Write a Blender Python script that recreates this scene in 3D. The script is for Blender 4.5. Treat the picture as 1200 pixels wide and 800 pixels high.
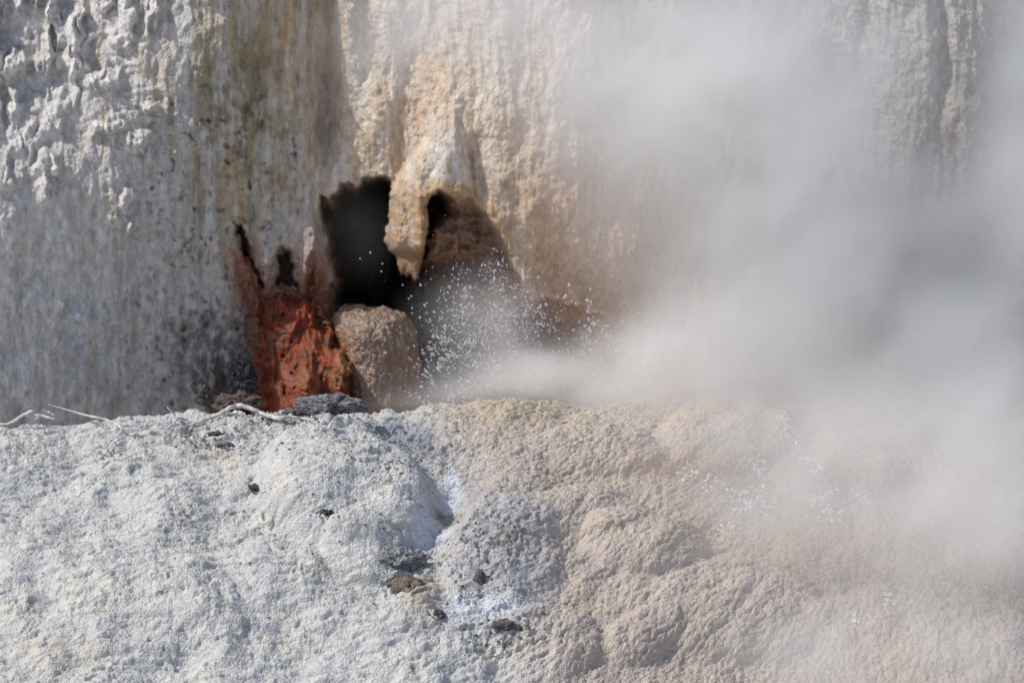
import bpy, math, random
import numpy as np

# ------------------------------------------------------------------ scene, camera, light
for o in list(bpy.data.objects):
    bpy.data.objects.remove(o)
scene = bpy.context.scene
PITCH = math.radians(10.0)
CAM = np.array([0.0, -20.0, 20.0 * math.tan(PITCH)])
D0 = 20.0 / math.cos(PITCH)
W0 = 4.8                                   # metres across the frame at the crest
cd = bpy.data.cameras.new('camera')
cam = bpy.data.objects.new('camera', cd)
scene.collection.objects.link(cam)
cam.location = CAM
cam.rotation_euler = (math.pi / 2 - PITCH, 0, 0)
cd.sensor_width = 36.0
cd.lens = 36.0 * D0 / W0
cd.clip_start = 0.1
cd.clip_end = 500.0
cd.dof.use_dof = True
cd.dof.focus_distance = D0 - 0.7
cd.dof.aperture_fstop = 3.2
scene.camera = cam

SUN_EL = math.radians(50.0)
SUN_H = np.array([-0.95, -0.24])           # horizontal direction towards the sun
SUN_H = SUN_H / np.linalg.norm(SUN_H)
world = bpy.data.worlds.new('World')
scene.world = world
world.use_nodes = True
wn = world.node_tree.nodes
bg = wn['Background']
sky = wn.new('ShaderNodeTexSky')
sky.sky_type = 'NISHITA'
sky.sun_disc = False
sky.sun_elevation = SUN_EL
sky.sun_rotation = math.atan2(SUN_H[0], SUN_H[1])
sky.altitude = 1900
sky.air_density = 0.5
sky.dust_density = 6.0
sky.ozone_density = 0.3
world.node_tree.links.new(sky.outputs[0], bg.inputs[0])
bg.inputs[1].default_value = 0.15
sl = bpy.data.lights.new('sun', 'SUN')
sl.energy = 2.25
sl.angle = math.radians(0.53)
sl.color = (1.0, 0.955, 0.89)
sun = bpy.data.objects.new('sun', sl)
scene.collection.objects.link(sun)
sdir = np.array([SUN_H[0] * math.cos(SUN_EL), SUN_H[1] * math.cos(SUN_EL), math.sin(SUN_EL)])
sun.location = (-6, -4, 9)
from mathutils import Vector, Matrix
sun.rotation_euler = Vector(sdir).to_track_quat('Z', 'Y').to_euler()

vs = scene.view_settings
vs.view_transform = 'Standard'
vs.look = 'None'
vs.exposure = 0.35
vs.gamma = 1.0
vs.use_curve_mapping = False
scene.render.engine = 'CYCLES'
cy = scene.cycles
cy.use_denoising = True
cy.max_bounces = 10
cy.diffuse_bounces = 3
cy.glossy_bounces = 3
cy.transmission_bounces = 4
cy.volume_bounces = 8
cy.transparent_max_bounces = 12
cy.volume_step_rate = 3.0
cy.volume_max_steps = 256
cy.sample_clamp_indirect = 6.0

rng = np.random.default_rng(7)
random.seed(7)

# ------------------------------------------------------------------ frame <-> world
K = W0 / 1200.0 / D0
FW = np.array([0, math.cos(PITCH), -math.sin(PITCH)])
UP = np.array([0, math.sin(PITCH), math.cos(PITCH)])
PXM = 0.004                                # metres per unit at the crest

def at(px, py, Y):
    px = np.asarray(px, float); py = np.asarray(py, float); Y = np.asarray(Y, float)
    dx = (px - 600.0) * K
    dy = (400.0 - py) * K
    d1 = FW[1] + dy * UP[1]
    d2 = FW[2] + dy * UP[2]
    t = (Y - CAM[1]) / d1
    return np.stack(np.broadcast_arrays(CAM[0] + t * dx, Y + 0 * t, CAM[2] + t * d2), -1)

def project(P):
    q = P - CAM
    w = q @ FW
    return 600 + q[..., 0] / w / K, 400 - (q @ UP) / w / K

# ------------------------------------------------------------------ noise
def _h(ix, iy, s):
    n = (ix.astype(np.int64) * 374761393 + iy.astype(np.int64) * 668265263 + s * 1442695041) & 0xFFFFFFFF
    n = ((n ^ (n >> 13)) * 1274126177) & 0xFFFFFFFF
    n = n ^ (n >> 16)
    return (n & 0xFFFFFF).astype(np.float32) / float(0x1000000)

def noise(x, y, s=0):
    x0 = np.floor(x); y0 = np.floor(y)
    fx = (x - x0).astype(np.float32); fy = (y - y0).astype(np.float32)
    u = fx * fx * fx * (fx * (fx * 6 - 15) + 10)
    v = fy * fy * fy * (fy * (fy * 6 - 15) + 10)
    def g(i, j):
        a = _h(x0 + i, y0 + j, s) * (2 * math.pi)
        return np.cos(a) * (fx - i) + np.sin(a) * (fy - j)
    a = g(0, 0); b = g(1, 0); c = g(0, 1); d = g(1, 1)
    return ((a + u * (b - a)) * (1 - v) + (c + u * (d - c)) * v) * 1.5

def noise3(P, s=0):
    P0 = np.floor(P); f_ = (P - P0)
    w = f_ * f_ * f_ * (f_ * (f_ * 6 - 15) + 10)
    r = 0
    for i in (0, 1):
        for j in (0, 1):
            for k in (0, 1):
                hx = P0[..., 0] + i; hy = P0[..., 1] + j; hz = P0[..., 2] + k
                a = _h(hx + 57 * hz, hy - 113 * hz, s) * 2 * math.pi
                z = _h(hx - 91 * hz, hy + 37 * hz, s + 77) * 2 - 1
                rr = np.sqrt(1 - z * z)
                g = rr * np.cos(a) * (f_[..., 0] - i) + rr * np.sin(a) * (f_[..., 1] - j) + z * (f_[..., 2] - k)
                r = r + g * (w[..., 0] if i else 1 - w[..., 0]) * (w[..., 1] if j else 1 - w[..., 1]) * (w[..., 2] if k else 1 - w[..., 2])
    return r * 1.6

def fbm3(P, s=0, o=4, gain=0.5):
    r = 0; a = 1.0; t = 0
    for k in range(o):
        r = r + a * noise3(P, s + 13 * k); t += a; a *= gain
        P = P * 2.05 + 4.3
    return r / t * 1.5

def fbm(x, y, s=0, o=4, gain=0.5, lac=2.03):
    r = 0; a = 1.0; t = 0
    for k in range(o):
        r = r + a * noise(x, y, s + 17 * k)
        t += a; a *= gain
        x = x * lac + 3.7; y = y * lac + 1.3
    return r / t * 1.4

def ridged(x, y, s=0, o=3):
    r = 0; a = 1.0; t = 0
    for k in range(o):
        r = r + a * (1 - 2 * np.abs(noise(x, y, s + 31 * k)))
        t += a; a *= 0.5
        x = x * 2.1 + 5.1; y = y * 2.1 + 2.7
    return r / t

def worley(x, y, s=0):
    x0 = np.floor(x); y0 = np.floor(y)
    best = np.full(np.shape(x), 9.0, np.float32)
    for i in (-1, 0, 1):
        for j in (-1, 0, 1):
            cx = x0 + i + _h(x0 + i, y0 + j, s)
            cy_ = y0 + j + _h(x0 + i, y0 + j, s + 911)
            best = np.minimum(best, (cx - x) ** 2 + (cy_ - y) ** 2)
    return np.sqrt(best)

def popcorn(x, y, s=0):
    """rounded grains, 0 in the joints, 1 on the crowns"""
    w = worley(x, y, s)
    return np.clip(1 - w * w * 1.25, 0, 1)

def sm(a, b, x):
    t = np.clip((x - a) / (b - a), 0, 1)
    return t * t * (3 - 2 * t)

def blob(x, y, cx, cy_, rx, ry, p=1.0):
    return np.exp(-(((x - cx) / rx) ** 2 + ((y - cy_) / ry) ** 2) ** p)

def lump(x, y, cx, cy_, rx, ry, rot=0.0):
    """a dome cut off at its rim"""
    c, s = math.cos(rot), math.sin(rot)
    a = ((x - cx) * c + (y - cy_) * s) / rx
    b = (-(x - cx) * s + (y - cy_) * c) / ry
    q = np.clip(1 - a * a - b * b, 0, 1)
    return q ** 0.75 * sm(0, 0.45, q)

def polydist(x, y, pts):
    """signed distance, positive inside"""
    pts = np.array(pts, float)
    d = np.full(np.shape(x), 1e9)
    ins = np.zeros(np.shape(x), bool)
    n = len(pts)
    for i in range(n):
        ax, ay = pts[i]; bx, by = pts[(i + 1) % n]
        ex, ey = bx - ax, by - ay
        wx, wy = x - ax, y - ay
        t = np.clip((wx * ex + wy * ey) / (ex * ex + ey * ey), 0, 1)
        d = np.minimum(d, (wx - t * ex) ** 2 + (wy - t * ey) ** 2)
        cond = (ay > y) != (by > y)
        if by != ay:
            ins ^= cond & (x < (bx - ax) * (y - ay) / (by - ay) + ax)
    d = np.sqrt(d)
    return np.where(ins, d, -d)

def mixc(a, b, t):
    return a * (1 - t[..., None]) + np.asarray(b, float) * t[..., None]

# ------------------------------------------------------------------ object helpers
col = scene.collection

def tag(o, label=None, cat=None, group=None, kind=None):
    if label: o['label'] = label
    if cat: o['category'] = cat
    if group: o['group'] = group
    if kind: o['kind'] = kind
    return o

def mesh_obj(name, V, F, mat, parent=None, colr=None, smooth=True, extra=None):
    V = np.asarray(V, np.float32).reshape(-1, 3)
    me = bpy.data.meshes.new(name)
    if isinstance(F, np.ndarray):
        n, k = F.shape
        me.vertices.add(len(V)); me.loops.add(n * k); me.polygons.add(n)
        me.vertices.foreach_set('co', V.ravel())
        me.loops.foreach_set('vertex_index', F.astype(np.int32).ravel())
        me.polygons.foreach_set('loop_start', np.arange(0, n * k, k, dtype=np.int32))
        me.polygons.foreach_set('loop_total', np.full(n, k, np.int32))
        me.update(calc_edges=True)
        me.validate()
    else:
        me.from_pydata([tuple(map(float, v)) for v in V], [], F)
    if smooth:
        me.polygons.foreach_set('use_smooth', np.ones(len(me.polygons), bool))
    if colr is not None:
        a = me.attributes.new('deposit', 'FLOAT_COLOR', 'POINT')
        c = np.ones((len(V), 4), np.float32)
        c[:, :3] = np.asarray(colr).reshape(-1, 3)
        a.data.foreach_set('color', c.ravel())
    for k_, v_ in (extra or {}).items():
        a = me.attributes.new(k_, 'FLOAT', 'POINT')
        a.data.foreach_set('value', np.asarray(v_, np.float32).ravel())
    if mat: me.materials.append(mat)
    o = bpy.data.objects.new(name, me)
    col.objects.link(o)
    if parent: o.parent = parent
    return o

def grid_faces(r, c, keep=None):
    i = np.arange(r * c).reshape(r, c)
    f = np.stack([i[:-1, :-1], i[:-1, 1:], i[1:, 1:], i[1:, :-1]], -1).reshape(-1, 4)
    if keep is not None:
        f = f[keep.ravel()]
    return f

def grid_normals(P):
    du = np.gradient(P, axis=1); dv = np.gradient(P, axis=0)
    n = np.cross(dv, du)
    n /= np.linalg.norm(n, axis=-1, keepdims=True) + 1e-12
    flip = (n * (CAM - P)).sum(-1) < 0
    n[flip] *= -1
    return n

# ------------------------------------------------------------------ materials
def new_mat(name):
    m = bpy.data.materials.new(name)
    m.use_nodes = True
    nt = m.node_tree
    return m, nt, nt.nodes, nt.links, nt.nodes['Principled BSDF']

def rock_material(name, grain, fine, bump_d, rough=0.85, spec=0.3, base=None, var=0.35, wet=False, stretch=1.0, spots=None):
    m, nt, N, L, P = new_mat(name)
    tc = N.new('ShaderNodeTexCoord')
    mp = N.new('ShaderNodeMapping')
    mp.inputs['Scale'].default_value = (1, 1, stretch)
    L.new(tc.outputs['Object'], mp.inputs[0])
    if base is None:
        at_ = N.new('ShaderNodeAttribute'); at_.attribute_name = 'deposit'
        csrc = at_.outputs['Color']
    else:
        rgb = N.new('ShaderNodeRGB'); rgb.outputs[0].default_value = (*base, 1)
        csrc = rgb.outputs[0]
    n1 = N.new('ShaderNodeTexNoise'); n1.inputs['Scale'].default_value = grain
    n1.inputs['Detail'].default_value = 6; n1.inputs['Roughness'].default_value = 0.65
    L.new(mp.outputs[0], n1.inputs['Vector'])
    mr = N.new('ShaderNodeMapRange')
    mr.inputs[1].default_value = 0.3; mr.inputs[2].default_value = 0.7
    mr.inputs[3].default_value = 1 - var; mr.inputs[4].default_value = 1 + var * 0.55
    L.new(n1.outputs[0], mr.inputs[0])
    mul = N.new('ShaderNodeVectorMath'); mul.operation = 'SCALE'
    L.new(csrc, mul.inputs[0]); L.new(mr.outputs[0], mul.inputs['Scale'])
    L.new(mul.outputs[0], P.inputs['Base Color'])
    n2 = N.new('ShaderNodeTexNoise'); n2.inputs['Scale'].default_value = fine
    n2.inputs['Detail'].default_value = 4; n2.inputs['Roughness'].default_value = 0.6
    L.new(mp.outputs[0], n2.inputs['Vector'])
    vo = N.new('ShaderNodeTexVoronoi'); vo.inputs['Scale'].default_value = fine * 0.8
    L.new(mp.outputs[0], vo.inputs['Vector'])
    ad = N.new('ShaderNodeMath'); ad.operation = 'SUBTRACT'
    L.new(n2.outputs[0], ad.inputs[0]); L.new(vo.outputs['Distance'], ad.inputs[1])
    bp = N.new('ShaderNodeBump'); bp.inputs['Strength'].default_value = 1.0
    bp.inputs['Distance'].default_value = bump_d
    L.new(ad.outputs[0], bp.inputs['Height']); L.new(bp.outputs[0], P.inputs['Normal'])
    P.inputs['Roughness'].default_value = rough
    P.inputs['Specular IOR Level'].default_value = spec
    if wet:
        aw = N.new('ShaderNodeAttribute'); aw.attribute_name = 'wet'
        m2 = N.new('ShaderNodeMapRange')
        m2.inputs[3].default_value = rough; m2.inputs[4].default_value = 0.16
        L.new(aw.outputs['Fac'], m2.inputs[0]); L.new(m2.outputs[0], P.inputs['Roughness'])
        m3 = N.new('ShaderNodeMapRange')
        m3.inputs[3].default_value = spec; m3.inputs[4].default_value = 0.6
        L.new(aw.outputs['Fac'], m3.inputs[0]); L.new(m3.outputs[0], P.inputs['Specular IOR Level'])
    return m

M_cliff = rock_material('cliff_travertine', 26, 95, 0.006, 0.8, 0.25, wet=True, stretch=0.6)
M_mound = rock_material('mound_travertine', 34, 120, 0.005, 0.85, 0.25, var=0.22, wet=True)
M_mat = rock_material('bacterial_mat', 40, 130, 0.004, 0.38, 0.35, wet=False)
M_dome = rock_material('flowstone', 45, 120, 0.006, 0.3, 0.5, var=0.4)
M_dark = rock_material('dark_crust', 50, 110, 0.012, 0.9, 0.2, var=0.5)
M_wood = rock_material('bleached_wood', 30, 200, 0.001, 0.7, 0.25, base=(0.64, 0.62, 0.60), var=0.25)

def water_material():
    m, nt, N, L, P = new_mat('water_drop')
    P.inputs['Base Color'].default_value = (0.93, 0.95, 1.0, 1)
    P.inputs['Roughness'].default_value = 0.12
    P.inputs['IOR'].default_value = 1.33
    P.inputs['Transmission Weight'].default_value = 0.65
    P.inputs['Specular IOR Level'].default_value = 0.8
    return m
M_drop = water_material()
M_glint, _nt, _N, _L, _P = new_mat('glint_white')  # opaque white that stands in for glints on wet rock
_P.inputs['Base Color'].default_value = (0.93, 0.95, 0.97, 1)
_P.inputs['Roughness'].default_value = 0.2
_P.inputs['Specular IOR Level'].default_value = 0.8

# ------------------------------------------------------------------ the cliff
STEP = 1.55
cpx = np.arange(-190, 1391, STEP)
cpy = np.arange(-150, 575, STEP)
CX, CY = np.meshgrid(cpx, cpy)

def curve(x, pts):
    xs, ys = zip(*pts)
    # smooth cubic-like interpolation
    xi = np.interp(x, xs, ys)
    r = 0
    for k in (-24, -12, 0, 12, 24):
        r = r + np.interp(x + k, xs, ys)
    return r / 5

CAVE_L = [(374, 232), (388, 240), (402, 216), (415, 222), (424, 212), (440, 207), (462, 209), (500, 214), (504, 300),
          (530, 330), (560, 380), (575, 480), (386, 480), (386, 352), (392, 330), (386, 300), (379, 262)]
CAVE_R = [(486, 262), (492, 238), (501, 226), (514, 222), (532, 227), (548, 231), (562, 243), (577, 258), (590, 280),
          (601, 305), (612, 330), (625, 350), (655, 352), (700, 368), (770, 400), (820, 480), (486, 480)]
PILLAR = [(459, 150), (460, 205), (458, 235), (456, 258), (452, 270), (451, 281), (455, 290), (461, 296), (465, 304), (467, 311), (470, 320), (474, 317), (477, 323),
          (482, 321), (486, 329), (489, 322), (491, 312), (494, 300), (497, 286), (500, 268), (500, 252), (499, 243), (501, 234), (506, 227), (514, 221), (528, 218), (550, 218), (550, 150)]
CURTAIN = [(283, 262), (291, 280), (301, 308), (313, 336), (323, 312), (333, 287), (343, 304), (350, 330), (357, 344), (366, 318), (384, 250), (345, 190), (290, 200)]
MATP = [(276, 296), (284, 300), (292, 318), (302, 336), (312, 350), (322, 338), (336, 338), (350, 342), (358, 346), (364, 318), (371, 312), (378, 335), (386, 368), (404, 385), (420, 415), (432, 500),
        (294, 500), (296, 440), (290, 405), (292, 370), (290, 345), (282, 325)]
SLIT = [(275, 262), (281, 262), (287, 272), (291, 284), (293, 297), (299, 312), (306, 326), (310, 338), (305, 344), (299, 330), (293, 318), (286, 308), (282, 294), (280, 280)]
NOTCH = [(331, 288), (337, 292), (341, 303), (346, 314), (345, 322), (350, 331), (350, 342), (342, 336), (334, 341), (326, 335), (319, 338), (321, 326), (326, 316), (325, 304)]

def cliff_base(x, y):
    wx = x + 10 * fbm(x / 60, y / 90, 3, 3)
    wy = y + 8 * fbm(x / 55, y / 70, 8, 3)
    Y = curve(x, [(-200, 1.16), (0, 1.18), (120, 1.27), (250, 1.50), (330, 1.63), (385, 1.70), (430, 1.66), (500, 1.56),
                  (580, 1.47), (660, 1.47), (760, 1.62), (860, 1.78), (980, 1.78), (1060, 1.66), (1110, 1.66), (1180, 1.78), (1400, 1.85)])
    # lean: upper left rolls back to catch the sun, the lower wall hangs in shade
    Y = Y + 0.0022 * (230 - y) * sm(300, 40, x) * sm(330, 120, y + 0.7 * x)
    Y = Y + 0.00030 * (y - 240) * sm(420, 250, x)
    Y = Y + 0.0007 * (150 - y) * sm(380, 460, x)
    # lower right apron flows out over the terrace
    Y = Y - 0.45 * sm(300, 470, y) * sm(700, 900, x)
    # undercut right of the pillar, above the spring
    Y = Y + 0.20 * sm(250, 440, y) * blob(x, y, 690, 430, 130, 160)
    # buttresses and lobes
    Y = Y - 0.12 * sm(205, 285, y) * sm(352, 305, y) * np.exp(-((x - 369 - 4 * np.sin(y / 23)) / 15) ** 2)
    Y = Y - 0.063 * blob(x, y, 352, 120, 16, 120)
    Y = Y - 0.084 * blob(x, y, 410, 40, 22, 90)
    Y = Y - 0.091 * blob(x, y, 436, 150, 22, 60)
    Y = Y - 0.070 * blob(x, y, 520, 140, 40, 70)
    hw = np.interp(y, (130, 160, 195, 228, 260), (6, 20, 36, 48, 50)); hc = np.interp(y, (130, 160, 195, 228), (524, 522, 512, 505))
    Y = Y - 0.20 * sm(120, 215, y) * np.sqrt(np.clip(1 - ((x - hc) / (hw + 4)) ** 2, 0, 1)) * sm(420, 330, y)
    Y = Y - 0.070 * blob(x, y, 588, 160, 22, 130)
    Y = Y - 0.077 * blob(x, y, 625, 240, 20, 110)
    Y = Y - 0.063 * blob(x, y, 668, 200, 26, 130)
    Y = Y - 0.070 * blob(x, y, 735, 300, 36, 70)
    Y = Y - 0.084 * blob(x, y, 455, 30, 18, 120)
    Y = Y - 0.021 * blob(x, y, 310, 200, 30, 70)
    Y = Y - 0.13 * lump(x, y, 1075, 292, 95, 62)
    Y = Y - 0.28 * sm(318, 350, wy) * blob(x, y, 1100, 380, 110, 70)
    Y = Y - 0.05 * blob(x, y, 1085, 100, 30, 150)
    Y = Y + 0.05 * np.exp(-((x - 1104 - 5 * np.sin(y / 30)) / 7) ** 2) * sm(230, 120, y)
    Y = Y - 0.08 * blob(x, y, 1145, 120, 30, 160)
    Y = Y + 0.10 * np.exp(-((x - 386 - 6 * np.sin(y / 40)) / 11) ** 2) * sm(215, 150, y) * sm(-60, 30, y)
    # rounded overhanging scallop at the left of the slits
    Y = Y - 0.03 * sm(300, 262, wy) * blob(x, y, 300, 230, 50, 60)
    return Y

def cliff_field(x, y):
    Y = cliff_base(x, y)
    # vertical drip flutes
    fl = fbm(x / 30 + 0.6 * fbm(x / 80, y / 120, 40, 2), y / 240, 21, 3)
    fl2 = fbm(x / 11 + 0.5 * fbm(x / 40, y / 60, 41, 2), y / 70, 22, 3)
    rough = fbm(x / 16, y / 20, 23, 4)
    left = sm(420, 330, x)
    Y = Y - 0.022 * fl - 0.011 * fl2 - 0.010 * rough
    Y = Y - 0.045 * fbm(x / 85, y / 100, 24, 3)
    # crusted white drip lumps on the upper left
    lm = sm(30, -70, (x - 60) * 0.85 + (y - 150) * 0.85 + 60 * fbm(x / 50, y / 60, 25, 2)) 
    wxx = x + 7 * fbm(x / 18, y / 26, 26, 2); wyy = y + 9 * fbm(x / 22, y / 30, 27, 2)
    big = sm(-0.25, 0.5, fbm(wxx / 24, wyy / 64, 28, 4, 0.5))
    pc = popcorn(wxx / 9.0, wyy / 13.0, 29)
    for (ax, ay, rx, ry) in ((55, 195, 26, 20), (52, 215, 14, 40), (148, 235, 13, 18), (150, 265, 8, 16), (165, 165, 22, 17), (175, 180, 9, 20),
                             (120, 95, 36, 22), (140, 35, 18, 26), (100, 60, 9, 45), (125, 150, 26, 14), (60, 130, 26, 30), (175, 128, 14, 8), (80, 70, 20, 18)):
        big = np.maximum(big, 0.62 * lump(wxx, wyy, ax, ay, rx, ry)); lm = np.maximum(lm, lump(wxx, wyy, ax, ay, rx, ry))
    Y = Y - lm * (0.095 * big + 0.025 * big * pc + big * (0.014 * fbm(x / 9, y / 15, 30, 4, 0.6) + 0.012 * popcorn(x / 4.5, y / 5.5, 39)))
    bd = sm(-0.1, 0.5, fbm(x / 60, y / 90, 36, 3))
    Y = Y - left * bd * (0.010 * popcorn(x / 6, y / 8, 37) + 0.010 * np.tanh(4 * fbm(x / 30, y / 13, 38, 3)))
    # grainy popcorn over the middle of the wall
    mid = sm(380, 430, x)
    Y = Y - mid * (0.010 * popcorn(x / 7.5, y / 9.5, 33) + 0.006 * popcorn(x / 17, y / 26, 34))
    # pits on the left wall
    pit = np.clip(fbm(x / 13, y / 15, 35, 3) - 0.42, 0, 1) * sm(90, 200, x) * left * sm(60, 160, y)
    Y = Y + 0.09 * pit
    return Y, lm, big

def cave_depth(x, y):
    wx = x + 5 * fbm(x / 14, y / 16, 61, 3); wy = y + 5 * fbm(x / 13, y / 15, 62, 3)
    dl = polydist(wx, wy, CAVE_L); dr = polydist(wx, wy, CAVE_R)
    vx = x + 5 * fbm(x / 11, y / 15, 68, 4, 0.6); vy = y + 7 * fbm(x / 10, y / 14, 69, 4, 0.6)
    dc = polydist(vx, vy, CURTAIN)
    ds = polydist(vx, vy, SLIT); dn = polydist(vx, vy, NOTCH)
    L_ = sm(-3, 5, dl) * (0.6 + 1.7 * sm(0, 40, dl))
    lumps = 0.15 * fbm(x / 34, y / 20, 63, 3) + 0.04 * fbm(x / 9, y / 8, 64, 2)
    R_ = sm(-2, 7, dr) * (0.20 + 0.16 * sm(0, 50, dr) + 0.8 * lumps) + 0.9 * sm(350, 430, y) * sm(0, 30, dr)
    hole = blob(x, y, 510, 240, 12, 16) * 0.7 + blob(x, y, 503, 262, 6, 22) * 0.4 + blob(x, y, 520, 318, 34, 16) * 0.55
    R_ = R_ * sm(730, 590, x) + sm(0, 4, dr) * hole
    S_ = 0.13 * sm(-3, 5, ds) + 0.12 * sm(-3, 6, dn)
    S_ = S_ - 0.10 * sm(-1, 9, dc) * sm(235, 320, y)
    lip = blob(dl, 0, -4, 0, 9, 1) + blob(dr, 0, -5, 0, 10, 1)
    dp = polydist(x + 2.2 * fbm(x / 9, y / 9, 66, 3), y + 2.2 * fbm(x / 9, y / 9, 67, 3), PILLAR) + 2.2
    cv = np.maximum(L_, R_) * sm(1.2, -1.2, dp)
    rr = 17.0
    e = np.clip(dp, 0, rr)
    limb = sm(222, 246, y) * (x < 512)
    cv = cv + (dp > -1) * limb * 0.13 * (1 - np.sqrt(np.clip(1 - (1 - e / rr) ** 2, 0, 1)))
    cv = cv + (dp > -1) * 0.09 * sm(286, 304, y)
    cv = cv - (dp > -1) * limb * 0.05 * blob(x, y, 472, 274, 20, 20)
    dl = np.where(dp > 0, np.minimum(dl, -dp), dl); dr = np.where(dp > 0, np.minimum(dr, -dp), dr)
    return np.where(cv > 0.02, np.maximum(cv, S_), S_ + cv), dl, dr, ds, dn, lip, dp

CYd, LM, BIG = cliff_field(CX, CY)
CAVE, DL, DR, DS, DN, LIP, DP = cave_depth(CX, CY)
rim = 0.05 * np.exp(-(np.clip(-DR, 0, 99) / 12) ** 2) * (DR < 2) * sm(380, 420, CX)
rim += 0.035 * np.exp(-((np.clip(-np.maximum(DS, DN), 0, 99)) / 6) ** 2) * (np.maximum(DS, DN) < 2)
CYd = CYd - rim + CAVE
# the top of the wall rolls back into the hill
CYd = CYd + 0.9 * np.clip((-60 - CY) / 90, 0, 1) ** 2
CP = at(CX, CY, CYd)
# fine relief, not in the deep cave
fine = 0.004 * (1 - 0.7 * sm(420, 330, CX)) * (popcorn(CX / 4.2, CY / 5.2, 71) - 0.5) + 0.004 * fbm(CX / 5, CY / 6, 72, 2)
CP[..., 1] -= fine

def cliff_colour(x, y):
    # deposits: cool grey, chalk white, ochre, olive, tan, orange, rust
    st = fbm(x / 16, y / 150, 81, 4); st2 = fbm(x / 7, y / 60, 82, 3)
    n = fbm(x / 40, y / 50, 83, 4); f = fbm(x / 9, y / 11, 84, 4)
    c = np.zeros(x.shape + (3,)) + np.array([0.57, 0.565, 0.55])
    c = mixc(c, (0.62, 0.625, 0.635), sm(-0.1, 0.6, n))
    c = mixc(c, (0.45, 0.40, 0.32), 0.75 * sm(0.05, 0.6, st) * sm(20, 130, x))
    c = mixc(c, (0.68, 0.68, 0.67), np.clip(LM * (0.1 + 1.3 * BIG), 0, 1))
    # dark lichen-like specks
    c = mixc(c, (0.13, 0.13, 0.13), 0.75 * sm(0.30, 0.65, f + 0.35 * n) * sm(110, 210, x) * sm(400, 350, x) * sm(80, 180, y))
    # olive and ochre band
    band = blob(x, y, 285, 120, 75, 190, 1.3)
    c = mixc(c, (0.34, 0.30, 0.19), 0.85 * band * sm(-0.5, 0.25, st + 0.4 * n))
    c = mixc(c, (0.17, 0.16, 0.095), 0.8 * blob(x, y, 292, 140, 55, 85) * sm(-0.1, 0.4, f + n + 0.5 * st2))
    c = mixc(c, (0.55, 0.38, 0.17), 0.75 * (blob(x, y, 275, 235, 12, 40) + blob(x, y, 335, 40, 16, 60) + blob(x, y, 367, 150, 8, 60)) * sm(-0.4, 0.4, st2))
    c = mixc(c, (0.23, 0.19, 0.15), 0.7 * np.exp(-((x - 388 + 14 * fbm(x / 30, y / 50, 86, 2)) / 22) ** 2) * sm(230, 130, y))  # shade of the crevice painted in as a dark strip
    c = mixc(c, (0.16, 0.15, 0.14), 0.65 * sm(0.25, 0.6, fbm(x / 5, y / 26, 87, 4) + 0.3 * n) * sm(190, 250, x) * sm(420, 380, x))
    c = mixc(c, (0.46, 0.34, 0.20), 0.7 * sm(0.2, 0.6, fbm(x / 6, y / 70, 88, 3)) * sm(210, 260, x) * sm(420, 370, x))
    c = mixc(c, (0.36, 0.27, 0.16), 0.75 * sm(-0.25, 0.35, fbm(x / 9, y / 90, 89, 4)) * sm(275, 320, x) * sm(470, 400, x) * sm(190, 60, y))
    c = mixc(c, (0.60, 0.51, 0.38), 0.7 * sm(0.0, 0.4, st2) * sm(300, 380, x) * sm(110, 10, y))
    # middle wall: warm cream and tan, orange rims
    mid = sm(330, 470, x + 40 * st + 0.25 * (y - 120))
    c = mixc(c, (0.63, 0.555, 0.47), mid)
    c = mixc(c, (0.565, 0.41, 0.28), mid * 0.68 * sm(-0.25, 0.5, st + 0.5 * n))
    c = mixc(c, (0.70, 0.66, 0.61), mid * 0.7 * sm(0.1, 0.6, st2 - 0.3 * st))
    c = mixc(c, (0.66, 0.65, 0.66), 0.8 * blob(x, y, 530, 190, 26, 36, 1.5) * sm(-0.6, 0.2, f))
    c = mixc(c, (0.50, 0.32, 0.14), 0.75 * blob(DR, 0, -5, 0, 7, 1) * (y < 330) * (x < 600))
    c = mixc(c, (0.60, 0.39, 0.25), 0.75 * sm(595, 640, x) * sm(840, 760, x) * sm(120, 240, y))
    c = mixc(c, (0.54, 0.35, 0.22), 0.6 * blob(x, y, 700, 330, 90, 60))
    # right wall: grey with brown stains
    rt = sm(820, 920, x)
    c = mixc(c, (0.45, 0.44, 0.41), rt * 0.9)
    c = mixc(c, (0.30, 0.17, 0.10), 0.8 * (blob(x, y, 1112, 165, 18, 26) + blob(x, y, 1143, 112, 16, 18)) * sm(-0.2, 0.3, f))
    c = mixc(c, (0.50, 0.52, 0.56), 0.7 * blob(x, y, 1085, 352, 110, 28) * sm(-0.5, 0.1, f))
    c = mixc(c, (0.35, 0.31, 0.22), 0.5 * blob(x, y, 1075, 290, 70, 50))
    # cave interior: brown rock, with the left mouth's deep shade painted in
    inn = np.maximum(sm(0, 8, DL), sm(0, 10, DR + 5 * f) * sm(730, 590, x + 40 * n))
    c = mixc(c, (0.42, 0.275, 0.20), inn)
    pl = sm(-3, 3, DP) * sm(205, 240, y) * (x < 520)
    c = mixc(c, (0.46, 0.345, 0.24), pl)
    c = mixc(c, (0.47, 0.28, 0.15), 0.6 * pl * sm(-0.2, 0.4, st2 + 0.4 * (x > 486)))
    c = mixc(c, (0.42, 0.41, 0.39), 0.6 * pl * sm(0.0, 0.4, f) * (x < 488) * (y < 292))
    c = mixc(c, (0.30, 0.17, 0.10), 0.7 * pl * sm(290, 298, y))
    c = mixc(c, (0.10, 0.095, 0.085), sm(2, 14, DL) * (DR < 10))  # darkens inward, cave shade put into the colour
    c = mixc(c, (0.13, 0.07, 0.05), sm(0, 3, np.maximum(DS, DN)))
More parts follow.
